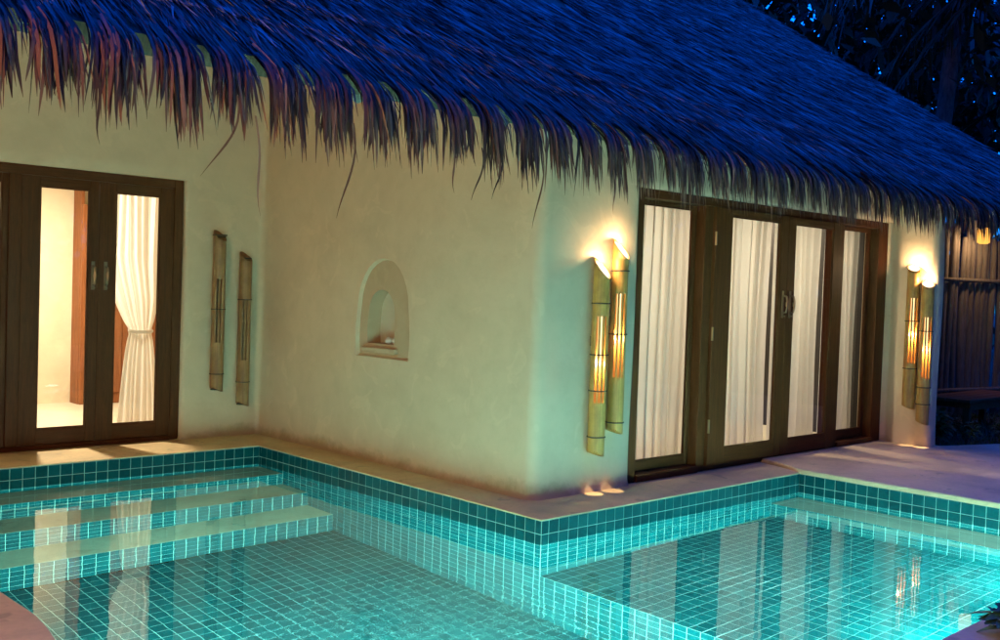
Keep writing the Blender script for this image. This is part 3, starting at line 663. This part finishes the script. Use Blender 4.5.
curtain('cream curtain gathered by a tie band behind the door leaf above the pool steps', -1.12, -.52, 4.93, .05, 2.62, 7, .028, (1.05, -.80, -.60, -.93, -.50))
curtain('cream curtain drawn aside behind the fixed glass beside the door leaf above the steps', -3.1, -2.06, 4.93, .05, 2.62, 8, .028, (1.05, -2.75, -2.5, -2.9, -2.35))
curtain('wide sheer cream curtain behind the glass beside the twin bamboo lamps', 1.45, 4.11, .92, .05, 2.66, 17, .030)
curtain('sheer cream curtain behind the middle glass door leaf facing the shallow pool', 4.24, 5.09, .92, .05, 2.66, 7, .030)
curtain('sheer cream curtain behind the end glass pane beside the wing wall', 5.25, 5.92, .92, .05, 2.66, 6, .028)

# room lights
def ceiling_light(x, y, z, r, W_, label, group, col=(1, .84, .62)):
    t = tag(empty('ceiling_light', (x, y, z)), label, 'lamp', group); n = 20
    MB().tube([(x, y, z), (x, y, z - .03)], [r + .03, r + .02], 20).build('rim', 'white_plastic', t)
    MB().add([(x + r * math.cos(2 * math.pi * k / n), y + r * math.sin(2 * math.pi * k / n), z - .033) for k in range(n)], [tuple(range(n))[::-1]]).build('lens', 'room_lens', t)
    light('lamp', 'AREA', (x, y, z - .05), W_, col, t, shape='DISK', size=r * 1.6)
ceiling_light(-1.35, 6.1, 2.9, .12, ROOM_B_W, 'round ceiling lamp inside the room behind the steps', None)
for x, w in ((2.3, 'wide sheer curtain near the villa corner'), (3.95, 'meeting edges of the sheer curtains'), (5.4, 'end curtain by the wing wall')):
    ceiling_light(x, 2.1, 2.76, .09, ROOM_C_W / 3, 'small round ceiling lamp behind the ' + w, 'ceiling lamps behind the sheer curtains', (1, .83, .60))

# ------------------------------------------------------------------ bamboo wall lamps
def wall_lamp(name, loc, hgt, r, label, group, slots, nodes, lit, face, mats='bamboo', tilt=1.2):
    """tube standing off a wall; face = unit vector away from the wall; z from 0 to hgt"""
    t = tag(empty(name, loc), label, 'lamp', group); lx, ly, lz = loc
    fx, fy = face; sx_, sy_ = -fy, fx            # side axis
    n = 24; zs = sorted(set([0, .03] + [hgt * k / 26 for k in range(1, 26)] + [s for q in slots for s in q[:2]] + [hgt]))
    def cut(z, th): # slanted ends: higher at the wall side / one side
        k = math.sin(th)
        return max(min(z, hgt - r * (tilt * (1 + math.cos(th)) + .35 * (1 + k))), r * .35 * (1 - k))
    V_, F_ = [], []
    for i, z in enumerate(zs):
        bul = 1 + .05 * sum(math.exp(-((z - q) / .018) ** 2) for q in nodes) + .015 * math.sin(z * 3 + lx)
        for k in range(n):
            th_ = 2 * math.pi * k / n; rr = r * bul
            ox, oy = math.cos(th_) * rr, math.sin(th_) * rr
            V_.append((lx + fx * ox + sx_ * oy, ly + fy * ox + sy_ * oy, lz + cut(z, th_)))
    for i in range(len(zs) - 1):
        zm = (zs[i] + zs[i + 1]) / 2
        for k in range(n):
            hole = any(a < zm < b and k in ks for a, b, ks in slots)
            if not hole: F_.append((i * n + k, i * n + (k + 1) % n, (i + 1) * n + (k + 1) % n, (i + 1) * n + k))
    o = from_np('tube', np.array(V_), F_, mats, t, None, True)
    so = o.modifiers.new('wall', 'SOLIDIFY'); so.thickness = .009; so.offset = -1
    for q in nodes:
        rg = MB(); rg.tube([(lx + fx * math.cos(a) * r * 1.055 + sx_ * math.sin(a) * r * 1.055, ly + fy * math.cos(a) * r * 1.055 + sy_ * math.sin(a) * r * 1.055, lz + q) for a in np.linspace(0, 2 * math.pi, 25)], .0055, 6, False); rg.build('node_ring', 'bamboo_dark', t, smooth=True)
    MB().box(lx - fx * (r + .0) - .02, lx - fx * (r + .0) + .02, ly - fy * r - .02, ly - fy * r + .02, lz + hgt * .55, lz + hgt * .6, .004).build('bracket', 'metal', t)
    if lit:
        zb = slots[0][1] + .02 if slots else hgt * .8
        MB().tube([(lx, ly, lz + slots[0][0] + .34), (lx, ly, lz + slots[0][1] + .03)], .016, 10).build('lamp_rod', 'lamp_rod', t)
        ln_ = MB(); rl = r - .012
        ln_.add([(lx + fx * math.cos(a) * rl + sx_ * math.sin(a) * rl, ly + fy * math.cos(a) * rl + sy_ * math.sin(a) * rl, lz + hgt - .004 - r * (tilt + .35) - rl * (tilt * math.cos(a) + .35 * math.sin(a))) for a in np.linspace(0, 2 * math.pi, 21)[:-1]], [tuple(range(20))]); ln_.build('lens', 'bulb', t)
        light('lamp', 'POINT', (lx + fx * .005, ly + fy * .005, lz + hgt - r * (tilt + .35) + .04), LAMP_UP, (1, .72, .40), t, shadow_soft_size=.018)
        light('lamp', 'POINT', (lx + fx * .03, ly + fy * .03, lz + slots[0][0] + .30), LAMP_MID, (1, .66, .32), t, shadow_soft_size=.012)
        light('lamp', 'SPOT', (lx, ly, lz + .42), LAMP_DOWN, (1, .74, .44), t, shadow_soft_size=.008, spot_size=R(13), spot_blend=.25)
    else:
        MB().tube([(lx, ly, lz + .02), (lx, ly, lz + .03)], r * .9, 20).build('end_plug', 'bamboo_dark', t); MB().tube([(lx, ly, lz + hgt - .09), (lx, ly, lz + hgt - .08)], r * .9, 20).build('end_plug', 'bamboo_dark', t)
    return t
LAMP_UP, LAMP_MID, LAMP_DOWN = 1.5, 2.4, 10.0
sl = lambda a, b, c=21: [(a, b, ((c - 2) % 24,)), (a, b, (c % 24,)), (a, b, ((c + 2) % 24,))]
GL = 'lit bamboo wall lamps'
wall_lamp('wall_lamp', (.99, .405, .30), 1.57, .066, 'lower of the twin lit bamboo tube lamps at the villa corner', GL, sl(.43, 1.10), (.16, .52, .80, 1.20), True, (0, -1))
wall_lamp('wall_lamp', (1.205, .405, .46), 1.57, .066, 'higher of the twin lit bamboo tube lamps at the villa corner', GL, sl(.46, 1.12), (.10, .80, 1.30), True, (0, -1))
wall_lamp('wall_lamp', (5.775, .165, .44), 1.58, .066, 'higher dark bamboo tube lamp glowing on the wing wall beside the door frame', GL, sl(.50, 1.20, 2), (.44, .95), True, (-1, 0), tilt=.5)
wall_lamp('wall_lamp', (5.775, .005, .29), 1.56, .066, 'lower bamboo tube lamp glowing on the wing wall near the outlet', GL, sl(.50, 1.15, 2), (.22, .40, 1.0), True, (-1, 0), tilt=.5)
GU = 'unlit bamboo wall lamps'
wall_lamp('wall_lamp', (-.135, 4.43, .47), 1.62, .063, 'unlit bamboo tube on the wall next to the door above the steps', GU, [(.49, 1.12, (21,)), (.49, 1.12, (23,))], (.18, .82, 1.55), False, (0, -1), 'bamboo_old', .8)
wall_lamp('wall_lamp', (.155, 4.43, .31), 1.58, .063, 'unlit bamboo tube on the wall next to the inner corner', GU, [(.47, 1.07, (21,)), (.47, 1.07, (23,))], (.25, 1.08), False, (0, -1), 'bamboo_old', .8)

# lantern post on the side terrace
def lamp_post(x, y, label, w):
    t = tag(empty('lamp_post', (x, y, .035)), label, 'lamp')
    MB().tube([(x, y, .035), (x, y, .06), (x, y, .08), (x, y, 1.75)], [.11, .11, .035, .03], 14).build('post', 'wood_dark', t)
    MB().tube([(x, y, 1.75), (x, y, 1.79), (x, y, 1.80)], [.05, .14, .14], 16).build('tray', 'metal', t)
    MB().tube([(x, y, 1.81), (x, y, 1.86), (x, y, 2.02), (x, y, 2.12), (x, y, 2.15)], [.08, .13, .15, .10, .04], 18)  .build('globe', 'glass', t, smooth=True)
    bm = bmesh.new(); bmesh.ops.create_uvsphere(bm, u_segments=14, v_segments=8, radius=.04); MB().add([(v.co.x + x, v.co.y + y, v.co.z + 2.0) for v in bm.verts], [[v.index for v in f.verts] for f in bm.faces]).build('bulb', 'post_glow', t, smooth=True); bm.free()
    light('lamp', 'POINT', (x, y, 2.0), w, (1, .56, .22), t, shadow_soft_size=.06)
POST_W = 212.0
lamp_post(-6.3, -1.4, 'lantern on a wooden post on the terrace left of the pool', POST_W)

# two pale stone balls on the niche floor
for k, (y, dx) in enumerate(((2.415, .05), (2.315, .05))):
    bm = bmesh.new(); bmesh.ops.create_icosphere(bm, subdivisions=3, radius=.036)
    b = MB(); b.add([(v.co.x * (1 + .05 * k) + WA + .035 + dx, v.co.y + y, v.co.z * .95 + 1.06 + .034) for v in bm.verts], [[v.index for v in f.verts] for f in bm.faces]); bm.free()
    tag(b.build('stone_ball', 'shell', None, smooth=True), ('pale round stone ball in the middle of the niche', 'pale round stone ball at the edge of the niche opening')[k], 'ball', 'stone balls in the niche')

# ------------------------------------------------------------------ fence, bench, lantern, planting to the right
fa = R(-14); F0 = np.array([8.6, 1.75]); fd = np.array([math.cos(fa), math.sin(fa)]); fn = np.array([fd[1], -fd[0]])
fen = tag(empty('pole_fence', (F0[0] + fd[0] * 3, F0[1] + fd[1] * 3, zg)), 'dark fence of rough upright tree poles behind the wooden bench', 'fence')
for k in range(56):
    p = F0 + fd * (k * .115 + random.uniform(-.02, .02)) + fn * random.uniform(-.02, .02); h = random.uniform(2.55, 2.95); rr = random.uniform(.044, .060); jx, jy = random.gauss(0, .02), random.gauss(0, .02)
    pts = [(p[0] + jx * math.sin(3 * t + k) * 1.4 + t * jy, p[1] + jy * math.sin(4 * t + 2 * k), zg + h * t) for t in np.linspace(0, 1, 8)]
    MB().tube(pts, [rr * (1 + .12 * math.sin(7 * i + k)) * (1 - .03 * i) for i in range(8)], 8).build('pole', 'pole', fen, smooth=True)
for z in (.35, 1.93):
    a, b = F0 + fn * .075 - fd * .1, F0 + fd * 6.6 + fn * .075
    MB().tube([(*a, z), (*((a + b) / 2), z + .02), (*b, z)], .03, 8).build('rail', 'pole', fen, smooth=True)
a, b = F0 - fn * .3, F0 - fn * .3 + fd * 6.6
be = tag(empty('bench', (8.75, .62, zg)), 'dark brown wooden garden bench in front of the pole fence', 'bench')
bx0, bx1, by0, by1 = 7.86, 9.75, .36, .98
for k in range(4): MB().box(bx0, bx1, by0 + k * .157, by0 + k * .157 + .145, .37, .41, .006).build('seat_plank', 'wood_bench', be)
for x in (bx0 + .06, bx1 - .13):
    for y in (by0 + .03, by1 - .10): MB().box(x, x + .08, y, y + .08, zg, .30, .006).build('leg', 'wood_red', be)
    MB().box(x, x + .08, by0 + .02, by1 - .01, .30, .37, .005).build('bearer', 'wood_red', be)
MB().box(bx0 + .14, bx1 - .13, by0 + .04, by0 + .08, .27, .36, .004).build('apron', 'wood_bench', be)
lan = tag(empty('lantern', (9.62, 1.0, 2.44)), 'small amber lantern glowing behind the thatch fringe by the pole fence', 'lantern')
lp = (9.62, 1.0)
MB().tube([(*lp, 2.44), (*lp, 2.46), (*lp, 2.64), (*lp, 2.66)], [.05, .085, .085, .05], 12).build('shade', 'lantern_glow', lan, smooth=True)
MB().tube([(*lp, 2.66), (*lp, 2.70)], [.10, .03], 12).build('cap', 'metal', lan)
MB().tube([(*lp, 2.70), (*lp, roof_z(1.0) - .1)], .006, 6).build('cord', 'metal', lan)
light('lamp', 'POINT', (lp[0] + .13, lp[1] + .052, 2.55), 4.5, (1, .62, .30), lan, shadow_soft_size=.025)
def leaves(centres, dirs, ln, wd, nseg=3, droop=.3):
    """arching leaf strips"""
    n = len(centres); t = np.linspace(0, 1, nseg + 1)[None, :, None]; d = dirs / np.linalg.norm(dirs, axis=1)[:, None]
    P = centres[:, None, :] + d[:, None, :] * ln[:, None, None] * t; P[:, :, 2] -= (droop * ln)[:, None] * t[:, :, 0] ** 2
    sd = np.cross(d, np.array([0, 0, 1.0]) + RNG.normal(0, .35, (n, 3))); sd /= np.linalg.norm(sd, axis=1)[:, None] + 1e-9
    w = wd[:, None, None] * .5 * (np.sin(np.pi * (t * .88 + .06)) + .04)
    out = np.stack([P - sd[:, None] * w, P + sd[:, None] * w], 2)
    return out.reshape(-1, 3), strip_faces(n, nseg)
def plant(label, x, y, h, n, spread, wd, group=None, z=zg, droop=.45, cat='plant', name='garden_plant'):
    t = tag(empty(name, (x, y, z)), label, cat, group)
    ns = 7; st = MB(); cs = []
    for k in range(ns):
        a = U(0, 2 * math.pi); q = U(.2, 1) * spread; e = (x + q * math.cos(a), y + q * math.sin(a), z + h * U(.55, 1)); m_ = (x + q * .4 * math.cos(a), y + q * .4 * math.sin(a), z + e[2] * .45 - z * .45)
        st.tube([(x + .03 * math.cos(a), y + .03 * math.sin(a), z), m_, e], [.007, .005, .003], 5)
        for _ in range(n // ns):
            f = U(.15, 1); cs.append(np.array(m_) * (1 - f) + np.array(e) * f)
    st.build('stem', 'bark', t); cs = np.array(cs) + RNG.normal(0, .01, (len(cs), 3)); dr_ = RNG.normal(0, 1, cs.shape); dr_[:, 2] = np.abs(dr_[:, 2]) * .6 + .1
    V_, F_ = leaves(cs, dr_, U(.6, 1.2, len(cs)) * wd * 3.2, U(.7, 1.2, len(cs)) * wd, 3, droop); from_np('foliage', V_, F_, 'leaf', t, None)
plant('bushy green plant tucked beside the end of the wing wall', 6.62, .22, .52, 260, .20, .05)
plant('low green plant in front of the bench leg', 7.15, .12, .34, 200, .26, .035)
plant('low leafy plant at the edge of the deck in front of the bench', 7.7, -.08, .30, 200, .28, .032)
plant('leafy plant under the bench against the pole fence', 8.3, 1.15, .40, 160, .25, .04)
plant('green plant beside the far bench leg', 9.2, .15, .34, 160, .25, .036)
plant('dark round-leaved shrub on the front deck at the shallow pool edge', .10, -3.06, .13, 120, .10, .045, z=.02, name='shrub', cat='shrub')
gx = U(6.3, 11, 5200); gy = U(-.6, 1.6, 5200); kk = (gy > -.05 - .38 * (gx - 6.6) - .05 + .12) & ~((gx < 6.15)); gx, gy = gx[kk], gy[kk]
gc = np.stack([gx, gy, np.full(len(gx), zg)], 1); gd = RNG.normal(0, .45, gc.shape); gd[:, 2] = 1
V_, F_ = leaves(gc, gd, U(.06, .20, len(gx)), U(.006, .014, len(gx)), 2, .3)
tag(from_np('grass', V_, F_, 'leaf'), 'green grass growing between the deck and the pole fence', 'grass', kind='stuff')

# ------------------------------------------------------------------ trees behind the roof
def tree(label, x, y, h, cr, n, name='broadleaf_tree', ls=.45):
    t = tag(empty(name, (x, y, zg)), label, 'tree', 'trees behind the thatched roof')
    tr = MB(); b = U(-.4, .4, 2); top = (x + b[0], y + b[1], zg + h * .75)
    tr.tube([(x, y, zg), (x + b[0] * .3, y + b[1] * .3, zg + h * .3), (x + b[0] * .7, y + b[1] * .7, zg + h * .55), top], [.24, .2, .16, .08], 10)
    cs = []
    for k in range(9):
        a = U(0, 2 * math.pi); q = U(.3, 1) * cr; f = U(.3, .95); s0 = np.array([x + b[0] * f, y + b[1] * f, zg + h * .75 * f]); e = np.array([x + q * math.cos(a), y + q * math.sin(a), zg + h * U(.45, 1)])
        tr.tube([tuple(s0), tuple((s0 + e) / 2 + np.array([0, 0, .2])), tuple(e)], [.09, .06, .02], 6)
        m_ = n // 9; c = e + RNG.normal(0, 1, (m_, 3)) * np.array([cr * .38, cr * .38, h * .13]); cs.append(c)
    tr.build('trunk', 'bark', t, smooth=True); cs = np.concatenate(cs); dd = RNG.normal(0, 1, cs.shape); dd[:, 2] -= .3
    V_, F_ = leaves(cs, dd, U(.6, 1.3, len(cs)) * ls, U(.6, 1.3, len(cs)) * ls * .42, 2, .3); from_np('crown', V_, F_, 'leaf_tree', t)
def palm(label, x, y, h, n=20, fl=3.0):
    t = tag(empty('palm_tree', (x, y, zg)), label, 'palm', 'trees behind the thatched roof'); bx_, by_ = U(-.6, .6, 2)
    pts = [(x + bx_ * (k / 8) ** 2, y + by_ * (k / 8) ** 2, zg + h * k / 8) for k in range(9)]
    MB().tube(pts, [.20 - .009 * k for k in range(9)], 10).build('trunk', 'bark', t, smooth=True); c = np.array(pts[-1]); cs, ds = [], []; rc = MB()
    for k in range(n):
        a = 2.4 * k + U(-.2, .2); el = R(U(-25, 65)); d0 = np.array([math.cos(a) * math.cos(el), math.sin(a) * math.cos(el), math.sin(el)]); P = []
        for q in np.linspace(0, 1, 15): P.append(c + d0 * fl * q + np.array([0, 0, -1.1 * q ** 2 * fl * .55]))
        rc.tube([tuple(p) for p in P[::2]], [.03 - .0035 * i for i in range(8)], 5)
        for i in range(1, 15):
            T = P[i] - P[i - 1]; sd = np.cross(T, (0, 0, 1)); sd /= np.linalg.norm(sd)
            for sg in (-1, 1):
                for e in range(3): cs.append(P[i] - T * e / 3); ds.append(sd * sg + T / np.linalg.norm(T) * .6 + np.array([0, 0, -.5]) + RNG.normal(0, .12, 3))
    cr_ = rc.build('frond_stem', 'bark', t); cs, ds = np.array(cs), np.array(ds)
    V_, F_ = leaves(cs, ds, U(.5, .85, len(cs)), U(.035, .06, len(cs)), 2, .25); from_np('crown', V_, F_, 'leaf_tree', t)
def along(pxx, depth):
    v = CD + CR * (pxx - 500) / 1028.3; p = CAM + v * depth; return p[0], p[1]
x, y = along(925, 21); palm('tall palm with a pale trunk rising just behind the roof verge', x, y, 10.5)
x, y = along(1010, 19); palm('palm leaning beyond the end of the thatched roof', x, y, 8.0)
x, y = along(830, 25); tree('dense dark tree showing over the middle of the roof verge', x, y, 11.5, 3.2, 2600)
x, y = along(980, 25); tree('dense dark tree behind the palm trunk beyond the roof end', x, y, 12, 3.4, 2600)
x, y = along(745, 29); tree('tall dark tree peeping over the top of the roof verge', x, y, 13.5, 3.2, 2200)
x, y = along(1060, 22); tree('dark tree standing behind the pole fence', x, y, 9, 3.0, 2000)
n = 46000; a = U(0, 2 * math.pi, n); rr = U(27, 36, n); fw = (a > R(140)) & (a < R(342)); rr = np.where(fw, rr * .52, rr); zz = zg + 13.5 * U(0, 1, n) ** .9 * (.8 + .25 * np.sin(a * 9) * np.sin(a * 4 + 1)) * np.where(fw, 1.35, 1)  # unseen front arc pulled in and raised to block low blue sky light
cs = np.stack([1 + rr * np.cos(a), 2 + rr * np.sin(a), zz], 1); dd = RNG.normal(0, 1, cs.shape); dd[:, 2] -= .4
V_, F_ = leaves(cs, dd, U(.6, 1.4, n), U(.22, .45, n), 2, .3)
tag(from_np('woodland', V_, F_, 'leaf_tree', None, (1, 2, zg)), 'dark wood of leafy trees surrounding the garden, unseen front side shaped to block sky light', 'woodland', kind='stuff')
